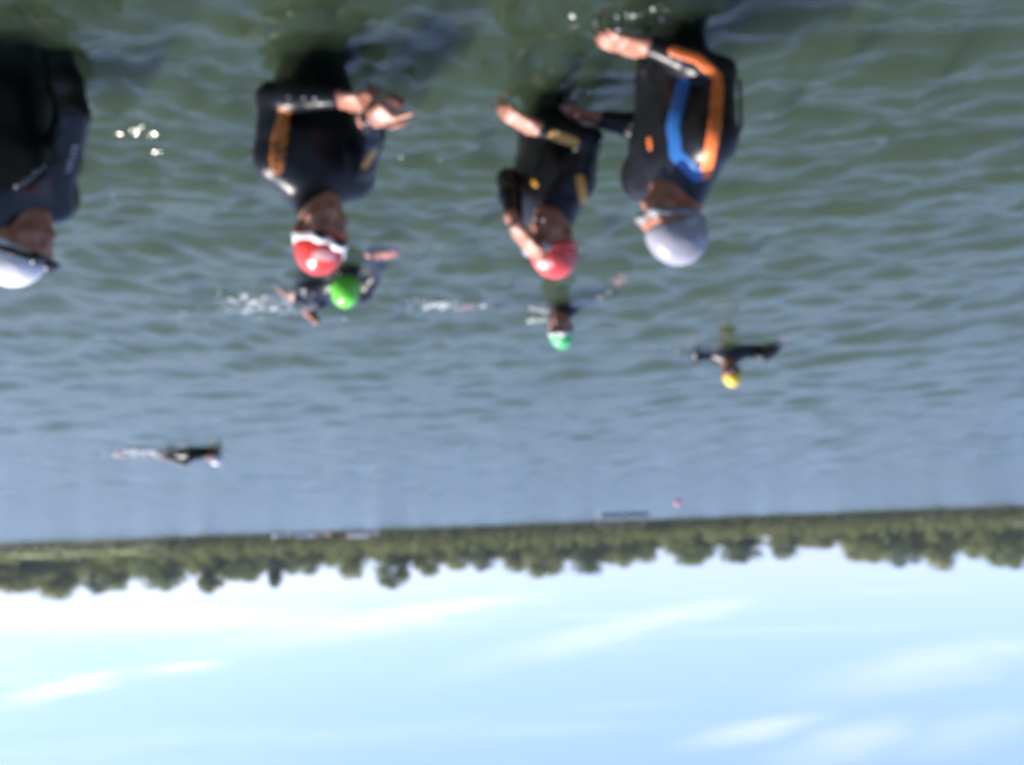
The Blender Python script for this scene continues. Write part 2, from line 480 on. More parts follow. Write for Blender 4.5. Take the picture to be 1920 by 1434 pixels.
# ------------------------------------------------------------------ far shore: trees
def leaf_material(name, c1, c2):
    m = bpy.data.materials.new(name); m.use_nodes = True
    nt = m.node_tree; p = nt.nodes['Principled BSDF']; p.inputs['Roughness'].default_value = 0.6
    p.inputs['Specular IOR Level'].default_value = 0.25
    tcn = nt.nodes.new('ShaderNodeTexCoord')
    n = nt.nodes.new('ShaderNodeTexNoise'); n.inputs['Scale'].default_value = 0.45; n.inputs['Detail'].default_value = 4
    nt.links.new(tcn.outputs['Object'], n.inputs['Vector'])
    r = nt.nodes.new('ShaderNodeMapRange'); r.inputs[1].default_value, r.inputs[2].default_value = 0.35, 0.65
    nt.links.new(n.outputs[0], r.inputs[0])
    mx = nt.nodes.new('ShaderNodeMix'); mx.data_type = 'RGBA'; nt.links.new(r.outputs[0], mx.inputs[0])
    mx.inputs[6].default_value = (*c1, 1); mx.inputs[7].default_value = (*c2, 1)
    nt.links.new(mx.outputs[2], p.inputs['Base Color'])
    t = nt.nodes.new('ShaderNodeBsdfTranslucent'); nt.links.new(mx.outputs[2], t.inputs[0])
    ms = nt.nodes.new('ShaderNodeMixShader'); ms.inputs[0].default_value = 0.48
    nt.links.new(p.outputs[0], ms.inputs[1]); nt.links.new(t.outputs[0], ms.inputs[2])
    nt.links.new(ms.outputs[0], nt.nodes['Material Output'].inputs[0])
    return m
LEAF = [leaf_material('leaves_olive', (0.20, 0.225, 0.07), (0.28, 0.29, 0.11)),
        leaf_material('leaves_mid', (0.15, 0.19, 0.06), (0.23, 0.26, 0.09)),
        leaf_material('leaves_dark', (0.105, 0.14, 0.065), (0.155, 0.19, 0.085)),
        leaf_material('leaves_yellow', (0.17, 0.17, 0.05), (0.21, 0.21, 0.08))]
BARK = mat('bark', (0.09, 0.07, 0.05), 0.9, vary=0.4, vscale=3)
def leaf_quads(C, size, rg, out):
    n = len(C)
    nr = out + rg.normal(size=(n, 3)) * 0.38 + np.array([0, 0, 0.25])
    nr /= np.linalg.norm(nr, axis=1)[:, None]
    a = np.cross(nr, rg.normal(size=(n, 3))); a /= np.linalg.norm(a, axis=1)[:, None]
    b = np.cross(nr, a)
    s = (size * rg.uniform(0.6, 1.4, n))[:, None]
    V = np.stack([C - a * s, C - b * s * 0.6, C + a * s, C + b * s * 0.6], 1)
    return V
def crown_points(kind, n, rg):
    """leaf positions of a crown one unit tall (z 0.12..1) and about 0.4 in radius"""
    K = 46
    cs = []
    while len(cs) < K:
        z = rg.uniform(0.1, 0.93); 
        prof = {'round': math.sin(math.pi * min(1, (z + 0.1) / 1.12)) ** 0.6, 'cone': (1 - z) ** 0.75 * 1.05 + 0.08, 'oval': math.sin(math.pi * min(1, (z + 0.22) / 1.28)) ** 0.8}[kind]
        th = rg.uniform(0, 6.283); r = prof * 0.36 * rg.uniform(0.35, 1) 
        cs.append((r * math.cos(th), r * math.sin(th), z))
    cs = np.array(cs)
    which = rg.integers(0, K, n)
    d = rg.normal(size=(n, 3)); d /= np.linalg.norm(d, axis=1)[:, None]
    rad = {'round': 0.175, 'cone': 0.125, 'oval': 0.16}[kind] * rg.uniform(0.6, 1.2, K)[which] * rg.uniform(0.55, 1.05, n) 
    P = cs[which] + d * rad[:, None] * np.array([1, 1, 0.85])
    P[:, 2] = np.clip(P[:, 2], 0.03, 1.0)
    return P, cs, d
def tube(V, F, a, b, r0, r1, n=7):
    a, b = Vector(a), Vector(b); d = (b - a).normalized()
    s = d.orthogonal().normalized(); t = d.cross(s)
    o = len(V)
    for (c, r) in ((a, r0), (b, r1)):
        for i in range(n):
            w = 6.28318 * i / n; V.append(tuple(c + s * math.cos(w) * r + t * math.sin(w) * r))
    for i in range(n):
        F.append((o + i, o + (i + 1) % n, o + n + (i + 1) % n, o + n + i))
VARIANTS = []
for vi, kind in enumerate(['round', 'round', 'oval', 'oval', 'cone', 'round', 'oval']):
    rg = np.random.default_rng(100 + vi)
    P, cs, dd = crown_points(kind, 9500, rg)
    Vq = leaf_quads(P, 0.017, rg, dd)
    me = pydata('crown', Vq.reshape(-1, 3), np.arange(len(P) * 4).reshape(-1, 4))
    V, F = [], []
    tube(V, F, (0, 0, -0.03), (0.005, 0, 0.3), 0.026, 0.018); tube(V, F, (0.005, 0, 0.3), (0, 0.01, 0.82), 0.018, 0.004)
    for c in cs[:12]:
        z0 = max(0.14, c[2] - 0.22); tube(V, F, (0.003, 0, z0), tuple(c), 0.009, 0.002, 5)
    tm = pydata('trunk', V, F); tm.materials.append(BARK)
    VARIANTS.append((kind, me, tm))
CROWN_CACHE = {}
def crown_mesh(vi, li):
    if (vi, li) not in CROWN_CACHE:
        me = VARIANTS[vi][1].copy(); me.materials.clear(); me.materials.append(LEAF[li]); CROWN_CACHE[(vi, li)] = me
    return CROWN_CACHE[(vi, li)]
def shoreline(px): return 1018 - 71.0 * px / 1920.0
# place in the photograph (x, crown top y, width), distance, crown variant, leaf colour, name, label
TREES = [
 (35, 1111, 120, 246, 0, 0, 'leafy_tree', 'broad olive tree at the far left edge of the shore'),
 (108, 1124, 95, 248, 2, 0, 'leafy_tree', 'tallest olive tree near the left edge, above the brown bank'),
 (182, 1115, 50, 250, 3, 2, 'leafy_tree', 'narrow dark tree between two paler crowns above the brown bank'),
 (216, 1108, 70, 249, 2, 1, 'leafy_tree', 'rounded green tree above the right end of the brown bank'),
 (300, 1110, 85, 238, 5, 1, 'leafy_tree', 'rounded green tree standing free, third clear crown from the left'),
 (394, 1115, 80, 236, 4, 0, 'conical_tree', 'pointed olive tree with sloping sides, behind the first red-capped swimmer'),
 (455, 1092, 85, 240, 0, 1, 'leafy_tree', 'low broad tree just right of the pointed olive tree'),
 (516, 1104, 50, 236, 4, 2, 'conical_tree', 'slim dark pointed tree beyond the small pale boats'),
 (567, 1080, 70, 238, 1, 1, 'leafy_tree', 'rounded mid green tree right of the slim dark pointed tree'),
 (612, 1066, 60, 240, 5, 1, 'leafy_tree', 'low green crown behind the orange buoy on the shore'),
 (658, 1086, 65, 236, 2, 0, 'leafy_tree', 'olive tree rising behind the long pale boat'),
 (737, 1105, 75, 236, 3, 1, 'leafy_tree', 'tall narrow green tree that sticks out of the middle of the tree line'),
 (805, 1080, 62, 238, 0, 0, 'leafy_tree', 'small olive tree just right of the tall narrow tree'),
 (855, 1070, 75, 240, 1, 0, 'leafy_tree', 'broad olive tree in the low middle stretch of the wood'),
 (908, 1073, 60, 238, 5, 2, 'leafy_tree', 'dark rounded tree in the low middle stretch of the wood'),
 (968, 1073, 70, 240, 2, 1, 'leafy_tree', 'green tree left of the broad olive crown at mid shore'),
 (1022, 1083, 85, 237, 0, 0, 'leafy_tree', 'broad olive crown at mid shore above the green-capped standing head'),
 (1102, 1079, 80, 239, 1, 2, 'leafy_tree', 'flat topped dark tree behind the left half of the grey pontoon'),
 (1160, 1066, 70, 240, 5, 0, 'leafy_tree', 'olive tree behind the right half of the grey pontoon'),
 (1212, 1055, 62, 242, 2, 0, 'leafy_tree', 'low olive tree behind the yellow bush'),
 (1296, 1061, 90, 238, 0, 1, 'leafy_tree', 'rounded green tree right of the yellow bush'),
 (1388, 1057, 85, 236, 3, 2, 'leafy_tree', 'dark green tree left of the deep notch in the skyline'),
 (1470, 1049, 70, 238, 2, 1, 'leafy_tree', 'green tree right of the deep notch in the skyline'),
 (1535, 1030, 90, 240, 1, 3, 'leafy_tree', 'low yellowish tree in the dip of the wood at the right'),
 (1625, 1056, 90, 236, 0, 0, 'leafy_tree', 'olive tree where the wood climbs again at the right'),
 (1700, 1066, 80, 240, 5, 2, 'leafy_tree', 'dark rounded tree, fifth crown from the right edge'),
 (1768, 1069, 80, 237, 2, 0, 'leafy_tree', 'tall olive tree, fourth crown from the right edge'),
 (1838, 1050, 75, 239, 1, 0, 'leafy_tree', 'pale olive tree, second crown from the right edge'),
 (1890, 1067, 80, 236, 0, 1, 'leafy_tree', 'large green tree at the far right edge of the shore'),
]
for i, (px, ty, wpx, Y, vi, li, nm, lab) in enumerate(TREES):
    topp = at(px, ty, Y)
    gz = float(ground_z(np.array(topp.x), np.array(Y)))
    h = topp.z - gz; wid = wpx * 1.25 * Y / FPX
    base = empty(nm, (topp.x, Y, gz))
    base.rotation_euler = (0, 0, random.uniform(0, 6.28)); base.scale = (wid / 0.92, wid / 0.92, h / 1.0)
    tag(base, lab, 'tree', 'trees along the far shore')
    for part, me in (('trunk', VARIANTS[vi][2]), ('crown', crown_mesh(vi, li))):
        o = bpy.data.objects.new(part, me); COL.objects.link(o); o.parent = base
# the wood behind them and the scrub along the water's edge, each one mass
def mass(name, label, cat, items, li, size, n):
    Vs = []
    for (x, y, z, w, h, vi) in items:
        rg = np.random.default_rng(int(abs(x * 13 + y * 7)) + vi)
        P, _, dd = crown_points(['round', 'oval'][vi % 2], n, rg)
        P = P * np.array([w, w, h]) + np.array([x, y, z])
        Vs.append(leaf_quads(P, size, rg, dd).reshape(-1, 3))
    V = np.concatenate(Vs)
    tag(link(name, pydata(name, V, np.arange(len(V)).reshape(-1, 4)), m=LEAF[li]), label, cat, kind='stuff')
SKYL = [(0,1097),(117,1118),(150,1092),(213,1100),(260,1080),(300,1100),(350,1078),(395,1100),(467,1080),(515,1088),(560,1074),(613,1056),(660,1068),(700,1054),(737,1080),(783,1060),(857,1060),(940,1054),(1023,1072),(1057,1057),(1120,1068),(1190,1048),(1250,1036),(1297,1050),(1347,1034),(1387,1044),(1433,1014),(1480,1032),(1567,1018),(1640,1048),(1700,1054),(1767,1054),(1807,1040),(1887,1054),(1990,1048)]
items = []
for px in list(range(-900, -130, 38)) + list(range(-130, 2060, 21)) + list(range(2060, 2850, 38)):
    Y = 256 + (px * 37 % 23)
    ty = np.interp(px, [s[0] for s in SKYL], [s[1] for s in SKYL]) - 5 - (px * 13 % 11)
    p = at(px, ty, Y); gz = float(ground_z(np.array(p.x), np.array(float(Y))))
    items.append((p.x, Y, gz, 8.5, p.z - gz, px % 5))
mass('woodland', 'dense dark wood filling in behind the shore trees', 'woodland', items, 1, 0.36, 1500)
items = []
for px in list(range(-900, -130, 18)) + list(range(-130, 2060, 9)) + list(range(2060, 2850, 18)):
    Y = 222.6 + (px * 31 % 9) * 0.8 + ((18 if px % 2 else 0) if px < 300 else 0)
    p = at(px, 1000, Y); gz = float(ground_z(np.array(p.x), np.array(float(Y))))
    items.append((p.x, Y, gz - 0.3, 3.4 + px % 3, (3.0 + (px * 7 % 5) * 0.75) * (0.75 if px < 300 and px % 2 == 0 else 1), px % 4))
mass('undergrowth', 'dark green scrub along the foot of the far wood', 'undergrowth', items, 0, 0.2, 420)
items = [(x, -9 - (i * 37 % 60) / 10, .5, 7.5, 12.5 + (i * 17 % 40) / 10, i % 4) for i, x in enumerate(np.arange(-60, 60, 3.1))]  # unseen tree row added behind the camera to block sky fill on the swimmers
mass('unseen_fill_blocker_trees', 'unseen trees added behind the camera to darken the fill light', 'woodland', items, 1, 0.4, 500)
# one yellow bush by the pontoon
p = at(1236, 1001, 224.5); b = empty('bush', (p.x, 224.5, 0.35)); b.scale = (7.0, 6.0, max(2.5, p.z)); tag(b, 'small yellow-green bush at the water by the end of the grey pontoon', 'bush')
for part, me in (('trunk', VARIANTS[1][2]), ('crown', crown_mesh(1, 3))):
    o = bpy.data.objects.new(part, me); COL.objects.link(o); o.parent = b

# ------------------------------------------------------------------ pontoon, boats, buoys
def boxes(name, L, parent, m, bevel=0.0):
    V, F = [], []
    for (x0, x1, y0, y1, z0, z1) in L:
        o = len(V)
        V += [(x, y, z) for x in (x0, x1) for y in (y0, y1) for z in (z0, z1)]
        F += [tuple(o + i for i in f) for f in ((0, 1, 3, 2), (4, 6, 7, 5), (0, 4, 5, 1), (2, 3, 7, 6), (0, 2, 6, 4), (1, 5, 7, 3))]
    ob = link(name, pydata(name, V, F), m=m, smooth=False); ob.parent = parent
    if bevel:
        bv = ob.modifiers.new('bevel', 'BEVEL'); bv.width = bevel; bv.segments = 2
    return ob
GREYW = mat('weathered_planks', (0.30, 0.31, 0.34), 0.8, vary=0.35, vscale=2)
FLOAT = mat('pontoon_float', (0.3, 0.35, 0.42), 0.6, vary=0.2, vscale=1)
c = onwater(1172, 961)
pt = empty('pontoon', (c.x, c.y, 0)); pt.rotation_euler = (0, 0, math.radians(-4))
tag(pt, 'grey floating wooden pontoon lying off the far shore', 'pontoon')
hw = 47 * c.y / FPX
for k in range(3):
    a = -hw + k * 2 * hw / 3
    boxes('float', [(a + 0.1, a + 2 * hw / 3 - 0.1, 0.1, 2.9, -0.25, 0.36)], pt, FLOAT, 0.05)
for k in range(16):
    a = -hw + k * 2 * hw / 16
    boxes('plank', [(a + 0.012, a + 2 * hw / 16 - 0.012, 0, 3.0, 0.363, 0.42)], pt, GREYW)
for x in (-hw + 0.2, hw - 0.2):
    boxes('post', [(x - 0.07, x + 0.07, 2.7, 2.84, 0.423, 1.15)], pt, GREYW)
boxes('rail', [(-hw + 0.12, hw - 0.12, 2.72, 2.82, 1.153, 1.21)], pt, GREYW)

def hull(L, Wd, H, n=14):
    V, F = [], []
    m = 5
    for i in range(n + 1):
        t = i / n; x = (t - 0.5) * L
        w = Wd / 2 * (1 - max(0, (t - 0.45) / 0.55) ** 2.2) * (0.82 + 0.18 * min(1, t * 4)); sh = H * (1 + 0.35 * max(0, t - 0.5) ** 2 * 4)
        for s in (-1, 1):
            for j in range(m):
                q = j / (m - 1)
                V.append((x, s * w * (0.25 + 0.75 * q ** 0.6) , -0.25 + (sh + 0.25) * q))
    r = 2 * m
    for i in range(n):
        for s in (0, 1):
            for j in range(m - 1):
                a = i * r + s * m + j
                F.append((a, a + r, a + r + 1, a + 1) if s == 0 else (a, a + 1, a + r + 1, a + r))
        F.append((i * r, i * r + m, (i + 1) * r + m, (i + 1) * r))
        # deck just under the gunwale
        a = i * r + m - 2
        F.append((a, a + r, a + r + m, a + m))
    F.append(tuple([0, m, m + m - 1, m - 1])); 
    return pydata('hull', V, F)
def boat(px, py, Y, L, Wd, H, m, yaw, label, cabin=None, seats=2, cover=None):
    p = at(px, py, Y); e = empty('boat', (p.x, Y, 0.05)); e.rotation_euler = (0, 0, yaw); tag(e, label, 'boat', 'boats moored along the far shore')
    o = link('hull', hull(L, Wd, H), m=m, smooth=False); o.parent = e
    if cabin:
        boxes('cabin', [(-L * 0.2, L * 0.18, -Wd * 0.32, Wd * 0.32, H * 0.75, H + cabin)], e, MATS['boat_white'], 0.06)
        boxes('windscreen', [(-L * 0.15, L * 0.13, -Wd * 0.335, -Wd * 0.325, H + cabin * 0.35, H + cabin * 0.8)], e, mat('boat_glass', (0.03, 0.04, 0.05), 0.1))
    if cover:
        boxes('cover', [(-L * 0.47, -L * 0.23, -Wd * 0.36, Wd * 0.36, H * 0.8, H + 0.5)], e, cover, 0.1)
    for k in range(seats):
        x = L * (-0.1 + 0.25 * k) if not cabin else L * 0.28 + k * 0.5
        boxes('seat', [(x - 0.13, x + 0.13, -Wd * 0.3, Wd * 0.3, H * 0.85, H * 0.93)], e, mat('thwart', (0.35, 0.25, 0.16), 0.7))
    return e
WHITEB = mat('boat_white', (0.8, 0.78, 0.74), 0.4, vary=0.08)
PINKB = mat('boat_pink', (0.78, 0.62, 0.56), 0.5)
CREAM = mat('boat_cream', (0.74, 0.68, 0.42), 0.6)
REDB = mat('buoy_orange', (0.62, 0.24, 0.15), 0.5)
boat(680, 993, 210, 7.6, 2.2, 1.0, PINKB, math.pi, 'long pale pink and white cabin boat at the shore, largest of the boats', cabin=0.55, cover=CREAM)
boat(527, 999, 212, 4.6, 1.5, 0.7, WHITEB, 0.2, 'small white rowing boat, leftmost of the boats at the far shore')
boat(566, 997, 212, 3.4, 1.5, 1.0, WHITEB, math.pi - 0.15, 'short high-sided white boat between the two other small boats')
boat(596, 997, 212, 3.8, 1.4, 0.8, PINKB, 0.1, 'small pinkish rowing boat next to the long pale boat')
def round_buoy(px, py, Y, r, m, label, name='buoy'):
    p = at(px, py, Y)
    e = empty(name, (p.x, Y, 0)); tag(e, label, 'buoy')
    def sph(nm, c, rr, mm):
        me = mesh_of(nm, [Ell((0, 0, 0), rr, k=0.01)], max(rr) / 9)
        o = link(nm, me, m=mm); o.parent = e; o.location = c
    sph('float', (0, 0, r * 0.55), (r, r, r * 0.92), m)
    V, F = [], []
    tube(V, F, (0, 0, r * 1.4), (0, 0, r * 1.75), r * 0.12, r * 0.1, 10)
    tube(V, F, (0, 0, r * 1.75), (0, 0, r * 1.8), r * 0.22, r * 0.22, 10)
    o = link('lifting_eye', pydata('lifting_eye', V, F), m=mat('dull_steel', (0.35, 0.35, 0.36), 0.4)); o.parent = e
c = onwater(1270, 938)
round_buoy(1270, 938, c.y, 0.22, mat('buoy_pink', (0.62, 0.25, 0.32), 0.5), 'pink mooring buoy alone on the far open water')
round_buoy(617, 1002, 219, 0.6, REDB, 'orange buoy at the shore between the small boats and the long boat')

# ------------------------------------------------------------------ people
NEO = mat('neoprene_black', (0.007, 0.0075, 0.010), 0.36, 0.35, bump=0.55, bscale=15)
NEO2 = mat('neoprene_smooth', (0.007, 0.007, 0.008), 0.2, 0.42, bump=0.45, bscale=13)
SKIN = mat('skin', (0.46, 0.20, 0.135), 0.42, 0.45, vary=0.16, vscale=22, sub=0.12)
SKIN2 = mat('skin_tanned', (0.42, 0.18, 0.12), 0.42, 0.45, vary=0.16, vscale=22, sub=0.12)
EYEW = mat('eye_white', (0.4, 0.36, 0.33), 0.2)
IRIS = mat('iris_dark', (0.03, 0.02, 0.015), 0.1)
def striped(name, c1, c2, scale):
    m = mat(name, c1, 0.4)
    nt = m.node_tree; p = nt.nodes['Principled BSDF']
    tcn = nt.nodes.new('ShaderNodeTexCoord'); n = nt.nodes.new('ShaderNodeTexVoronoi'); n.inputs['Scale'].default_value = scale; n.distance = 'CHEBYCHEV'
    nt.links.new(tcn.outputs['Object'], n.inputs['Vector'])
    r = nt.nodes.new('ShaderNodeMath'); r.operation = 'LESS_THAN'; r.inputs[1].default_value = 0.3; nt.links.new(n.outputs[0], r.inputs[0])
    mx = nt.nodes.new('ShaderNodeMix'); mx.data_type = 'RGBA'; nt.links.new(r.outputs[0], mx.inputs[0]); mx.inputs[6].default_value = (*c1, 1); mx.inputs[7].default_value = (*c2, 1)
    nt.links.new(mx.outputs[2], p.inputs['Base Color'])
    return m
ORANGE = mat('orange_panel', (0.85, 0.19, 0.04), 0.42)
ORANGE_TXT = striped('orange_lettering', (0.50, 0.15, 0.02), (0.02, 0.015, 0.012), 46)
AMBER = mat('amber_panel', (0.62, 0.30, 0.04), 0.45)
BLUE = mat('blue_panel', (0.025, 0.14, 0.42), 0.4)
WHITEP = mat('white_print', (0.7, 0.7, 0.72), 0.5)
def capmat(name, c): return mat(name, c, 0.30, 0.5, bump=0.75, bscale=16, vary=0.2, vscale=12, coat=0.12)
RED = capmat('cap_red', (0.76, 0.05, 0.035)); RED2 = capmat('cap_coral', (0.80, 0.075, 0.06))
SILVER = capmat('cap_silver', (0.34, 0.33, 0.38)); WHITEC = capmat('cap_white', (0.8, 0.79, 0.8))
LIME = capmat('cap_lime', (0.17, 0.72, 0.06)); GREENC = capmat('cap_green', (0.10, 0.62, 0.20)); YELLOW = capmat('cap_yellow', (0.85, 0.58, 0.03))
GWHITE = mat('goggle_white', (0.8, 0.78, 0.75), 0.35); GBLACK = mat('goggle_black', (0.015, 0.015, 0.017), 0.3)
LENS = mat('goggle_lens', (0.012, 0.014, 0.018), 0.06, 0.8); GCLEAR = mat('goggle_clear', (0.5, 0.42, 0.44), 0.08, 0.9)
GREYS = mat('goggle_grey', (0.2, 0.2, 0.2), 0.3); STRAPG = mat('strap_grey', (0.2, 0.2, 0.23), 0.4)
PRINT = mat('cap_print', (0.78, 0.36, 0.36), 0.35)

def hand_prims(w, tipdir, palm, side, curl=(0.25, 0.35, 0.3), spread=0.05, s=0.9, k=0.006, point=None, thumb=0.9):
    """palm and five fingers; palm = palm normal, side = direction in which the thumb leaves"""
    t = Vector(tipdir).normalized(); n = Vector(palm); n = (n - t * n.dot(t)).normalized()
    x = n.cross(t).normalized()
    if x.dot(Vector(side)) < 0: x = -x
    w = Vector(w); P = []
    offs = (0.030, 0.010, -0.010, -0.028); lens = ((.046, .027, .021), (.05, .031, .022), (.046, .029, .021), (.036, .022, .019))
    P.append(Cap(w - t * 0.03 * s, w + t * 0.02 * s, 0.027 * s, 0.026 * s, k=0.02))
    for i, (o, L) in enumerate(zip(offs, lens)):
        kn = w + t * (0.094 - abs(i - 1) * 0.005) * s + x * o * s
        P.append(Cap(w + t * 0.012 * s + x * o * 0.55 * s, kn, 0.0165 * s, 0.0115 * s, k=0.012))
        d = (t + x * (o / 0.03) * spread).normalized(); q = kn; ang = 0.0
        cu = curl if not (point is not None and i == point) else (0.02, 0.05, 0.05)
        for j, l in enumerate(L):
            ang += cu[j]
            dd = d * math.cos(ang) + n * math.sin(ang)
            e = q + dd * l * s
            P.append(Cap(q, e, (0.0105 - 0.001 * j) * s, (0.0095 - 0.001 * j) * s, k=k)); q = e
    b = w + t * 0.02 * s + x * 0.022 * s
    d1 = (t * 0.55 + x * thumb + n * 0.35).normalized(); e1 = b + d1 * 0.045 * s
    d2 = (t * 0.85 + x * 0.35 * thumb + n * 0.4).normalized(); e2 = e1 + d2 * 0.034 * s; e3 = e2 + (d2 + n * 0.2).normalized() * 0.026 * s
    P += [Cap(b, e1, 0.017 * s, 0.0125 * s, k=0.012), Cap(e1, e2, 0.0125 * s, 0.0105 * s, k=k), Cap(e2, e3, 0.0105 * s, 0.009 * s, k=k)]
    return P
def head_frame(c, f, u):
    f = Vector(f).normalized(); u = Vector(u); u = (u - f * u.dot(f)).normalized(); l = u.cross(f)
    # for f = -y, u = z : left = +x
    return Vector(c), l, f, u
def head_prims(hf, s=1.0):
    c, l, f, u = hf
    def P(x, y, z): return c + (l * x + f * y + u * z) * s
    ax = (l, f, u)
    def E(p, r, k=0.02, sub=False): return Ell(P(*p), [q * s for q in r], ax, k, sub)
    def C(a, b, r0, r1=None, k=0.012): return Cap(P(*a), P(*b), r0 * s, (r1 or r0) * s, k)
    cran = [E((0, -.014, .034), (.077, .098, .092))]
    face = [E((0, .028, -.03), (.061, .068, .085), 0.03), E((0, .034, -.078), (.05, .05, .036), 0.03), E((0, .078, -.1), (.019, .018, .016), 0.025),
            C((0, .09, .004), (0, .113, -.034), .009, .0135), C((-.011, .1, -.038), (.011, .1, -.038), .009),
            C((-.04, .082, .02), (.04, .082, .02), .012, k=.02), E((.043, .06, -.026), (.022, .022, .02), .03), E((-.043, .06, -.026), (.022, .022, .02), .03)]
    face += [Ell(P(x, .098, -.004), [.015 * s] * 3, ax, .012, True) for x in (.032, -.032)]
    face += [C((-.019, .092, -.06), (.019, .092, -.06), .0075, k=.008), C((-.015, .09, -.071), (.015, .09, -.071), .008, k=.006)]
    ears = [E((x, -.004, -.008), (.012, .021, .032), .012) for x in (.076, -.076)]
    return cran, face, ears, P
def polytube(X, Y, Z, pts, r):
    d = None
    for a, b in zip(pts[:-1], pts[1:]):
        q = Cap(a, b, r).d(X, Y, Z); d = q if d is None else np.minimum(d, q)
    return d

def person(label, neck, pelvis, ls, rs, larm, rarm, head, legs, cap, goggles, stripes=(), h=0.0065, hs=0.009, skin=SKIN, suit=NEO, s=1.0, bulk=1.0,
           cut=(0.05, 0.47, 0.085, -0.10), eyes=True, cord=None, group=None, pel_r=1.0, base=None, print_at=None):
    neck, pelvis, ls, rs = map(Vector, (neck, pelvis, ls, rs))
    u = (neck - pelvis).normalized(); l = (ls - rs); l = (l - u * l.dot(u)).normalized(); f = l.cross(u).normalized()
    ax = (l, f, u); b = bulk
    ch = neck * 0.70 + pelvis * 0.30; wa = neck * 0.38 + pelvis * 0.62
    torso = [Ell(ch, (.168 * b, .118 * b, .2), ax, .06), Ell(ch + f * .035 * b + l * .065 + u * .02, (.09 * b, .075 * b, .1), ax, .05), Ell(ch + f * .035 * b - l * .065 + u * .02, (.09 * b, .075 * b, .1), ax, .05),
             Ell(wa, (.142 * b, .108 * b, .17), ax, .06), Ell(pelvis, (.166 * b * pel_r, .125 * b, .13), ax, .06)]
    for sh in (ls, rs):
        torso += [Cap(neck - u * .015, sh + u * .012, .052 * b, .05 * b, .05), Cap(ch + u * .1, sh - u * .01, .095 * b, .058 * b, .05), Ell(sh - u * .015, (.064 * b, .062 * b, .07), ax, .04)]
    arms, hands = [], []
    for sh, (el, wr, hd) in ((ls, larm), (rs, rarm)):
        el, wr = Vector(el), Vector(wr)
        mid = sh.lerp(el, .45)
        arms += [Cap(sh, mid, .052 * b, .051 * b, .03), Cap(mid, el, .051 * b, .042 * b, .02), Cap(el, el.lerp(wr, .35), .042 * b, .044 * b, .02), Cap(el.lerp(wr, .35), wr, .044 * b, .030 * b, .02)]
        hands += hand_prims(wr, *hd[:3], **hd[3])
    lg = []
    for sd, (kn, an) in zip((1, -1), legs):
        hp = pelvis + l * sd * .09 - u * .05; kn, an = Vector(kn), Vector(an)
        lg += [Cap(hp, kn, .086 * b, .056, .04), Cap(kn, kn.lerp(an, .35), .055, .058, .03), Cap(kn.lerp(an, .35), an, .058, .038, .03)]
    feet = []
    for sd, (kn, an) in zip((1, -1), legs):
        an = Vector(an); d = (an - Vector(kn)).normalized(); ff = f if abs(u.z) > .6 else d
        feet += [Cap(an, an + ff * .14 - Vector((0, 0, .03)), .036, .026, .03), Cap(an, an - Vector((0, 0, .03)) - f * .02, .034, .032, .02)]
    hf = head_frame(*head)
    cran, face, ears, P = head_prims(hf, s)
    nk = [Cap(P(0, -.022, -.05), neck + u * .01 - f * .01, .058 * s, .062 * s, .03)]
    e = empty('person', base if base is not None else (pelvis.x, pelvis.y, -1.3)); tag(e, label, 'person', group)
    body = cran + face + ears + nk + hands
    inner = [Cap(x.a, x.b, x.r0 - .004, x.r1 - .004, x.k) if isinstance(x, Cap) else Ell(x.c, x.r - .004, x.ax, x.k) for x in torso + arms + lg]
    link('body', mesh_of('body', inner + body + feet, h), e, skin)
    # wetsuit: ends at the wrists and half-way up the neck
    sleeves = []
    for sh, (el, wr, hd) in ((ls, larm), (rs, rarm)):
        pass
    collar = [Cap(neck + u * .0, neck.lerp(P(0, -.022, -.05), .45), .07 * s, .064 * s, .03)]
    sp = torso + arms + lg + collar
    ws = link('wetsuit', mesh_of('wetsuit', sp, hs, inf=.003), e, suit)
    for (nm, pts, r, mm, inf) in stripes:
        pts = surface_path(sp, pts)
        if len(pts) < 2: continue
        lo = np.min([vec(q) for q in pts], axis=0) - r - .02; hi = np.max([vec(q) for q in pts], axis=0) + r + .02
        link(nm, mesh_of(nm, sp, .005, inf=.003 + inf, cut=lambda X, Y, Z: polytube(X, Y, Z, pts, r), bounds=(lo, hi)), ws, mm)
    # swim cap: shell over the skull, cut along a sloping rim
    z0, sl, y0, back = cut
    nn = Vector((0, -sl, 1)).normalized(); nw = hf[1] * nn.x + hf[2] * nn.y + hf[3] * nn.z; p0 = P(0, y0, z0)
    def plane(off):
        return lambda X, Y, Z: (X - p0.x) * nw.x + (Y - p0.y) * nw.y + (Z - p0.z) * nw.z - off * s
    pf = plane(0)
    hh = max(h * 0.8, 0.0045)
    co = link('swim_cap', mesh_of('swim_cap', cran + ears + [Cap(P(-.04, .08, .02), P(.04, .08, .02), .012 * s, k=.02)], hh, inf=.0055, cut=lambda X, Y, Z: -pf(X, Y, Z)), e, cap)
    if print_at:
        pc = P(*print_at)
        link('cap_print', mesh_of('cap_print', cran, .004, inf=.0068, cut=lambda X, Y, Z: Ell(pc, (.055 * s, .05 * s, .016 * s), (hf[1], hf[2], hf[3])).d(X, Y, Z)), co, PRINT)
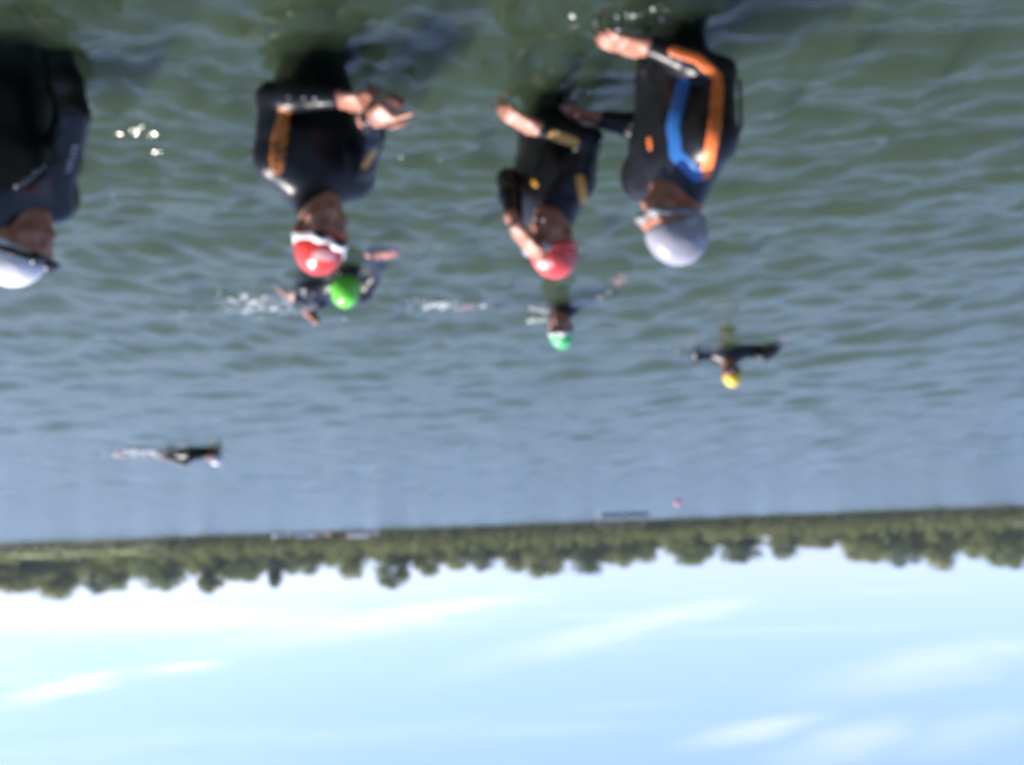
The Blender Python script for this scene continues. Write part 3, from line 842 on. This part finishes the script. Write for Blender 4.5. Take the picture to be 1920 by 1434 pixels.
    if goggles:
        gz, gsl, gy, strapm, framem, lensm, tilt = goggles
        g = empty('goggles', P(0, gy, gz)); g.parent = e; g.matrix_parent_inverse = e.matrix_basis.inverted()
        gn = Vector((tilt, -gsl, 1)).normalized(); gw = hf[1] * gn.x + hf[2] * gn.y + hf[3] * gn.z; q0 = P(0, gy, gz)
        slab = lambda X, Y, Z: np.abs((X - q0.x) * gw.x + (Y - q0.y) * gw.y + (Z - q0.z) * gw.z) - .012 * s
        link('strap', mesh_of('strap', cran + ears + face[:2] + face[5:6], hh, inf=.010, cut=slab), g, strapm)
        gl = hf[1]
        for sd in (1, -1):
            cc = q0 + gl * .034 * sd * s - Vector(gw) * 0.0
            # follow the tilt of the strap
            cc = cc - gw * ((cc - q0).dot(gw))
            link('frame', mesh_of('frame', [Ell(cc - hf[2] * .004, (.030 * s, .020 * s, .021 * s), (gl, hf[2], hf[3]), .01)], .004), g, framem)
            link('lens', mesh_of('lens', [Ell(cc + hf[2] * .010, (.023 * s, .014 * s, .015 * s), (gl, hf[2], hf[3]), .01)], .0015), g, lensm)
    if eyes:
        for sd in (1, -1):
            o = link('eye', mesh_of('eye', [Ell(P(.032 * sd, .078, -.005), [.0122 * s] * 3)], .0015), e, EYEW)
            link('iris', mesh_of('iris', [Ell(P(.032 * sd, .0858, -.005), (.0065 * s, .006 * s, .006 * s))], .002), o, IRIS)
    if cord:
        V, F = [], []
        for a, b2 in zip(cord[:-1], cord[1:]): tube(V, F, a, b2, .006, .006, 8)
        link('zip_cord', pydata('zip_cord', V, F), ws, NEO2)
    return e, ws

def surface_path(prims, pix, inf=.003):
    """points on the suit along a line of places in the photograph"""
    out = []
    for (a, b) in zip(pix[:-1], pix[1:]):
        n = max(2, int(math.hypot(b[0] - a[0], b[1] - a[1]) / 7))
        for i in range(n + 1):
            t = i / n
            q = at(a[0] + (b[0] - a[0]) * t, a[1] + (b[1] - a[1]) * t, 1.0); o = Vector((0, 0, CAM_H)); dr = (q - o)
            S = np.linspace(1.9, 3.6, 700).astype(np.float32)
            X, Y, Z = dr.x * S, dr.y * S, CAM_H + dr.z * S
            D = None
            for p in prims:
                d = p.d(X, Y, Z, inf)
                if D is None: D = d
                else:
                    hh = np.maximum(p.k - np.abs(D - d), 0) / p.k
                    D = np.minimum(D, d) - hh * hh * p.k * .25
            k = np.argmax(D < 0)
            if D[k] < 0: out.append(Vector((float(X[k]), float(Y[k]), float(Z[k]))))
    return out
def yaw(deg): 
    a = math.radians(deg); return Vector((math.sin(a), -math.cos(a), 0))      # 0 = facing the camera, + turns to +X
def lefts(f): return Vector((-f.y, f.x, 0))
Zv = Vector((0, 0, 1))
def H(tip, palm, side, **k): return (tip, palm, side, k)
def stand_legs(c, f, depth=-1.28):
    l = lefts(f)
    return [(c + l * .1 + f * .03 + Zv * (-.62 - 0), Vector((c.x, c.y, 0)) + l * .12 + Zv * (depth + .05)), (c - l * .1 + f * .03 + Zv * -.62 + Zv * 0, Vector((c.x, c.y, 0)) - l * .12 + Zv * (depth + .05))]
def stand(cx, cy, zs, f, hw):
    """centre of the chest, shoulder height, heading, half shoulder width"""
    c = Vector((cx, cy, zs)); l = lefts(f)
    pel = Vector((cx, cy, zs - .52)) - f * .01
    kn = [pel + l * .1 * s + f * .05 - Zv * .40 for s in (1, -1)]
    an = [pel + l * .12 * s - Zv * .80 for s in (1, -1)]
    return dict(neck=c + Zv * .075 - f * .015, pelvis=pel, ls=c + l * hw - Zv * .018, rs=c - l * hw - Zv * .018, legs=list(zip(kn, an)), base=(cx, cy, -1.3))
STAND = 'swimmers standing in a row in the near water'

# --- swimmer with the first red cap, checking the wrist
f = yaw(-40); d = stand(.645, 2.87, .275, f, .142)
le, lw = at(508, 182, 2.68), at(630, 184, 2.64)
re, rw = at(694, 264, 2.78), at(694, 222, 2.60)
person('swimmer in red cap and white goggles, hands together at the wrist', larm=(le, lw, H(at(700, 196, 2.62) - lw, (0, .3, -1), (0, .3, 1), curl=(.6, .8, .5))),
       rarm=(re, rw, H(at(770, 196, 2.48) - rw, (.2, .6, -.6), (.1, -.1, 1), curl=(.9, 1.1, .7), point=0)),
       cut=(.034, .47, .085, 0), head=(at(603, 440, 2.80), yaw(-30) - Zv * .16, Zv + Vector((.08, 0, 0))), print_at=(.01, .075, .105), cap=RED, goggles=(.066, .25, .088, GWHITE, GWHITE, LENS, .22),
       stripes=[('sleeve_lettering', [(518, 312), (524, 262), (534, 212)], .026, ORANGE_TXT, .0015), ('sleeve_stripe', [(684, 312), (702, 284)], .014, AMBER, .0015)],
       group=STAND, **d)
# --- swimmer with the second red cap, one hand at the face
f = yaw(48); d = stand(-.165, 3.15, .285, f, .14)
le, lw = at(953, 338, 3.08), at(966, 418, 2.97)
re, rw = at(1108, 262, 2.97), at(1015, 242, 2.93)
person('swimmer in red cap raising one hand to the face, amber stripes on black sleeves', larm=(le, lw, H(at(998, 470, 3.0) - lw, (-.8, .5, -.2), (-.2, .6, .6), curl=(.2, .3, .25))),
       rarm=(re, rw, H(at(940, 214, 2.90) - rw, (0, .2, -1), (.1, .9, 0), curl=(.2, .25, .2))),
       head=(at(1035, 455, 3.10), yaw(38) - Zv * .12, Zv + Vector((.02, 0, 0))), print_at=(-.01, .072, .108), cap=RED2, goggles=(.058, .3, .09, RED2, GREYS, GCLEAR, -.05), bulk=.9, s=.97,
       stripes=[('sleeve_stripe', [(1098, 395), (1088, 335)], .018, AMBER, .0015), ('cuff_stripe', [(1078, 268), (1040, 254)], .02, AMBER, .0015), ('elbow_stripe', [(1005, 346), (1000, 341)], .013, AMBER, .0015)],
       group=STAND, **d)
# --- swimmer with the silver cap, in profile
f = yaw(60); d = stand(-.545, 2.65, .385, f, .165)
re, rw = at(1352, 138, 2.50), at(1222, 88, 2.50)
le, lw = at(1222, 244, 2.92), at(1132, 226, 2.97)
person('swimmer in silver cap seen in profile, orange sleeve stripe and blue chest panel', rarm=(re, rw, H(at(1130, 80, 2.48) - rw, (0, .2, -1), (.2, .9, .2), curl=(.15, .25, .2))),
       larm=(le, lw, H(at(1072, 212, 2.98) - lw, (0, .1, -1), (.1, .6, .6), curl=(.15, .2, .2), thumb=1.2)),
       head=(at(1264, 418, 2.64), yaw(66) - Zv * .2, Zv), cap=SILVER, goggles=(.004, .12, .092, STRAPG, GREYS, GREYS, 0), skin=SKIN2,
       stripes=[('upper_sleeve_stripe', [(1324, 328), (1340, 240), (1346, 160)], .020, ORANGE, .0015), ('forearm_stripe', [(1346, 146), (1308, 110), (1262, 96)], .017, ORANGE, .0015),
                ('chest_panel', [(1308, 330), (1268, 290), (1262, 235), (1280, 160)], .024, BLUE, .0015), ('far_sleeve_stripe', [(1219, 276), (1217, 262)], .012, ORANGE, .0015)],
       cord=[(-.605, 2.685, .45), (-.632, 2.70, .405), at(1375, 290, 2.70), at(1389, 235, 2.70), at(1387, 150, 2.69)], group=STAND, **d)
# --- swimmer cut by the edge of the picture
f = yaw(-54); l = lefts(f); c = at(100, 312, 2.88) + l * .175; d = stand(c.x, c.y, .345, f, .175)
re, rw = at(136, 212, 2.70), at(120, 120, 2.52)
rw = re + Vector((.05, -.06, -.25))
le, lw = c + l * .2 + f * .1 - Zv * .28, c + l * .1 + f * .28 - Zv * .5
person('swimmer in white cap with a dark goggle strap, cut off by the left picture edge', rarm=(re, rw, H((0, -.4, -.5), (1, 0, 0), (0, -1, 0))),
       larm=(le, lw, H((-.1, -.3, -.6), (-1, 0, 0), (0, -.9, .2))),
       head=(at(36, 462, 2.80), yaw(-84) + Zv * .02, Zv), cap=WHITEC, goggles=(.058, .28, .09, GBLACK, GBLACK, LENS, 0), suit=NEO2, bulk=1.18, skin=SKIN2, cut=(.04, .47, .085, 0), s=1.03,
       stripes=[('arm_lettering', [(122 + 2.5 * q, 322 - 9 * q), (134 + 2.5 * q, 319 - 9 * q)], .0045, WHITEP, .0015) for q in range(0, 6)] +
               [('chest_lettering', [(84 - 8 * q, 316 + 7 * q), (78 - 8 * q, 307 + 7 * q)], .0045, WHITEP, .0015) for q in range(0, 6)],
       group=STAND, **d)

# --- swimmers farther out
MID = 'swimmers in the water beyond the standing row'
# lime cap, crawling towards the camera
hd = at(646, 536, 5.0); fwd = Vector((-.42, -.9, 0)).normalized(); lf = lefts(fwd)
c = Vector((hd.x, hd.y, .0)) - fwd * .22 - Zv * .03
pel = c - fwd * .52 - Zv * .10
h1 = at(725, 472, 4.62); h2 = at(575, 606, 5.2)
person('swimmer in lime green cap doing the crawl behind the first red cap', neck=c + fwd * .07, pelvis=pel, ls=c + lf * .16 - fwd * .02 + Zv * .02, rs=c - lf * .16 + Zv * .04,
       rarm=(c - lf * .2 + fwd * .2 - Zv * .02, at(700, 476, 4.66), H((-1, -.1, .12), (0, .2, -1), (0, 1, .2), curl=(.35, .4, .3), s=.92)),
       larm=(onwater(598, 548) + Zv * .06, onwater(556, 560) + Zv * .0, H(lf - Zv * .3, (0, 0, -1), fwd)),
       head=(hd, fwd * .7 - Zv, fwd + Zv * .7), legs=[(pel - fwd * .36 + lf * .1 - Zv * .16, onwater(578, 590) - Zv * .03), (pel - fwd * .42 - lf * .1 - Zv * .06, pel - fwd * .82 - lf * .1 - Zv * .18)],
       cap=LIME, goggles=(.03, .3, .095, GBLACK, GBLACK, LENS, 0), h=.009, hs=.013, eyes=False, group=MID, base=(c.x, c.y, -.3))
# green cap, upright, arms spread
hd = at(1052, 618, 6.0); f = yaw(14); d = stand(hd.x + .0, 6.06, hd.z - .205, f, .16)
c = Vector((hd.x, 6.06, hd.z - .205)); l = lefts(f)
le, lw = c + l * .36 - Zv * .03 + f * .04, c + l * .58 - Zv * .02 + f * .09
re, rw = c - l * .34 - Zv * .02 + f * .08, c - l * .46 - Zv * .03 + f * .26
person('swimmer in green and white cap treading water with arms spread', larm=(le, lw, H(l + Zv * .15, (0, 0, -1), f, curl=(.1, .15, .1))), rarm=(re, rw, H(f - l * .3, (0, 0, -1), l, curl=(.1, .15, .1))),
       head=(hd, yaw(20) - Zv * .05, Zv), cap=GREENC, goggles=(.05, .25, .092, GWHITE, GWHITE, GCLEAR, .1), h=.009, hs=.013, eyes=True, group=MID, **d)
# yellow cap, farthest right
hd = at(1370, 698, 7.8); f = yaw(10); d = stand(hd.x, 7.85, hd.z - .205, f, .17); c = Vector((hd.x, 7.85, hd.z - .205)); l = lefts(f)
le, lw = c + l * .27 + f * .05, c + l * .40 + f * .14
re, rw = c - l * .31 + f * .06, c - l * .46 + f * .12
lw -= l * .1
le.z, lw.z, re.z, rw.z = .0, -.10, .04, -.05
person('swimmer in yellow cap with arms spread, farthest out at the right', larm=(le, lw, H(f - Zv * .5, (0, 0, -1), f)), rarm=(re, rw, H(f * .5 - l - Zv * .6, (0, 0, -1), f)), bulk=1.2,
       head=(hd, yaw(22) - Zv * .15, Zv + Vector((-.2, 0, 0))), cap=YELLOW, goggles=(.008, .1, .096, GBLACK, GBLACK, LENS, 0), h=.010, hs=.014, eyes=False, group=MID, **d)
# white cap, crawling across, far left
Y = 14.6; hd = at(403, 852, Y); fwd = Vector((-1, -.08, 0)).normalized(); lf = lefts(fwd)
hd.z = max(hd.z, .11)
c = Vector((hd.x, hd.y, .03)) - fwd * .24; pel = c - fwd * .5 - Zv * .03
person('swimmer in white cap doing the crawl far out at the left', neck=c + fwd * .07, pelvis=pel, ls=c + lf * .16 + Zv * .05, rs=c - lf * .16 - Zv * .02,
       larm=(c + lf * .2 - fwd * .2 + Zv * .17, c + lf * .26 - fwd * .42 + Zv * .10, H(-fwd - Zv * .35, (0, 0, 1), lf)), rarm=(c - lf * .2 + fwd * .26 - Zv * .16, c - lf * .18 + fwd * .46 - Zv * .26, H(fwd, (0, 0, -1), lf)),
       s=1.12, head=(hd, fwd * .35 - Zv, fwd + Zv * .3), legs=[(pel - fwd * .42 + lf * .1 - Zv * .06, pel - fwd * .8 + lf * .1 + Zv * .0), (pel - fwd * .42 - lf * .1, pel - fwd * .8 - lf * .1 - Zv * .08)],
       cap=WHITEC, goggles=(.03, .3, .095, GBLACK, GBLACK, LENS, 0), h=.012, hs=.016, eyes=False, group=MID, base=(c.x, c.y, -.3))

# ------------------------------------------------------------------ splashes, drops and painted glints
def water_white(name, tr_):
    m = bpy.data.materials.new(name); m.use_nodes = True
    nt = m.node_tree; p = nt.nodes['Principled BSDF']
    p.inputs['Base Color'].default_value = (0.78, 0.8, 0.8, 1); p.inputs['Roughness'].default_value = 0.12; p.inputs['Specular IOR Level'].default_value = 0.6
    t = nt.nodes.new('ShaderNodeBsdfTransparent'); ms = nt.nodes.new('ShaderNodeMixShader'); ms.inputs[0].default_value = tr_
    nt.links.new(p.outputs[0], ms.inputs[1]); nt.links.new(t.outputs[0], ms.inputs[2]); nt.links.new(ms.outputs[0], nt.nodes['Material Output'].inputs[0])
    return m
FOAM = water_white('aerated_water', 0.68); DROP = water_white('white_drops_and_glints', 0.05); SPRAY = water_white('white_water', 0.15)  # the drop material is near-opaque white, which also paints the sun glints
ICO_V = []
t = (1 + 5 ** .5) / 2
ICO_V = np.array([(-1, t, 0), (1, t, 0), (-1, -t, 0), (1, -t, 0), (0, -1, t), (0, 1, t), (0, -1, -t), (0, 1, -t), (t, 0, -1), (t, 0, 1), (-t, 0, -1), (-t, 0, 1)]) / math.sqrt(1 + t * t)
ICO_F = np.array([(0, 11, 5), (0, 5, 1), (0, 1, 7), (0, 7, 10), (0, 10, 11), (1, 5, 9), (5, 11, 4), (11, 10, 2), (10, 7, 6), (7, 1, 8), (3, 9, 4), (3, 4, 2), (3, 2, 6), (3, 6, 8), (3, 8, 9), (4, 9, 5), (2, 4, 11), (6, 2, 10), (8, 6, 7), (9, 8, 1)])
def blobs(name, label, cat, centers, radii, m, flat=1.0):
    C = np.asarray(centers); R = np.asarray(radii)
    V = (C[:, None, :] + ICO_V[None] * R[:, None, None] * np.array([1, 1, flat])).reshape(-1, 3)
    F = (ICO_F[None] + (np.arange(len(C)) * 12)[:, None, None]).reshape(-1, 3)
    return tag(link(name, pydata(name, V, F), m=m), label, cat, kind='stuff')
def splash(label, c, ext, n, r, hgt, seed, m=FOAM, sheets=26):
    rg = np.random.default_rng(seed)
    # torn low sheets of white water, and fine drops over them
    pr = []
    for q in range(sheets):
        p = np.array([c[0], c[1], .0]) + rg.normal(size=3) * np.array([ext[0], ext[1], 0]) * .42
        a = rg.uniform(0, 3.14); w = rg.uniform(.5, 1.5) * max(ext) * .09
        ax_ = (Vector((math.cos(a), math.sin(a), 0)), Vector((-math.sin(a), math.cos(a), rg.uniform(-.3, .3))).normalized(), Vector((0, 0, 1)))
        pr.append(Ell(p + np.array([0, 0, rg.uniform(0, hgt * .35)]), (w, w * .35, hgt * rg.uniform(.06, .2)), ax_, k=.02))
    so_ = tag(link('splash', mesh_of('splash', pr, max(.006, max(ext) * .012)), m=m), label, 'splash', kind='stuff') if sheets else None
    P = rg.normal(size=(n, 3)) * np.array([ext[0], ext[1], 0]) * .5
    P[:, 2] = np.abs(rg.normal(size=n)) * hgt * .5 - .01
    P += np.array([c[0], c[1], 0])
    C = P; R = r * np.exp(rg.normal(size=n) * .5)
    V = (C[:, None, :] + ICO_V[None] * R[:, None, None]).reshape(-1, 3); F = (ICO_F[None] + (np.arange(n) * 12)[:, None, None]).reshape(-1, 3)
    dr = link('drops' if sheets else 'splash', pydata('drops', V, F), so_, m); dr['kind'] = 'stuff'
    if not sheets: tag(dr, label, 'splash')
splash('splash kicked up behind the swimmer in the lime cap', onwater(480, 565), (.42, .36), 160, .005, .09, 1)
splash('thin spray trailing right of the lime cap', onwater(835, 572), (.32, .12), 40, .005, .04, 2)
splash('white splash behind the far crawling swimmer', onwater(268, 843), (.5, .3), 90, .012, .12, 3, SPRAY)
splash('white spray at the raised arm of the far crawling swimmer', onwater(345, 848), (.3, .2), 40, .012, .14, 4, SPRAY)
splash('spray at the hand of the silver-capped swimmer', onwater(1160, 45), (.15, .07), 45, .0028, .012, 5, DROP, 0)
splash('little spray left of the green cap', onwater(1008, 597), (.14, .08), 25, .005, .04, 6)
GLINT_DROPS = [(541,183,2.55),(569,184,2.56),(590,185,2.56),(667,192,2.54),(678,208,2.52),(543,25,2.4),(570,553,4.9),(588,551,4.9),(612,547,4.9),(461,590,5.4),(1019,413,2.92),(1003,411,2.92),(1045,250,2.86),(1128,265,2.9),(1296,38,2.5),(1171,45,2.5),(1160,48,2.5),(1259,103,2.42),(1275,110,2.41),(1186,236,2.8),(212,369,3.2),(170,197,2.9),(1017,597,6.0),(1100,570,5.95),(1270,659,7.8),(646,597,5.2),(780,560,5.3),(752,295,3.2),(825,300,3.2),(30,350,2.4)]  # drops set where the sun glints; the glint is in their white colour
rg = np.random.default_rng(3)
blobs('glint_drops', 'single white drops painted as sun glints on arms and water', 'glint drops', [tuple(at(*q)) for q in GLINT_DROPS], [0.0016 * q[2] * rg.uniform(.8, 1.3) for q in GLINT_DROPS], DROP)

# ------------------------------------------------------------------ summer haze over the lake
me = bpy.data.meshes.new('haze')
x, y0, y1, z0, z1 = 3150, -520, 3150, -4.5, 30
me.from_pydata([(a, b, c) for a in (-x, x) for b in (y0, y1) for c in (z0, z1)], [], [(0, 1, 3, 2), (4, 6, 7, 5), (0, 4, 5, 1), (2, 3, 7, 6), (0, 2, 6, 4), (1, 5, 7, 3)])
hm = bpy.data.materials.new('haze'); hm.use_nodes = True
hm.node_tree.nodes.clear()
hv = hm.node_tree.nodes.new('ShaderNodeVolumePrincipled'); hv.inputs['Color'].default_value = (0.86, 0.93, 1.0, 1); hv.inputs['Density'].default_value = 0.00018
ho = hm.node_tree.nodes.new('ShaderNodeOutputMaterial'); hm.node_tree.links.new(hv.outputs[0], ho.inputs['Volume'])
tag(link('haze', me, m=hm, smooth=False), 'thin pale summer haze in the air over the lake', 'haze', kind='stuff')
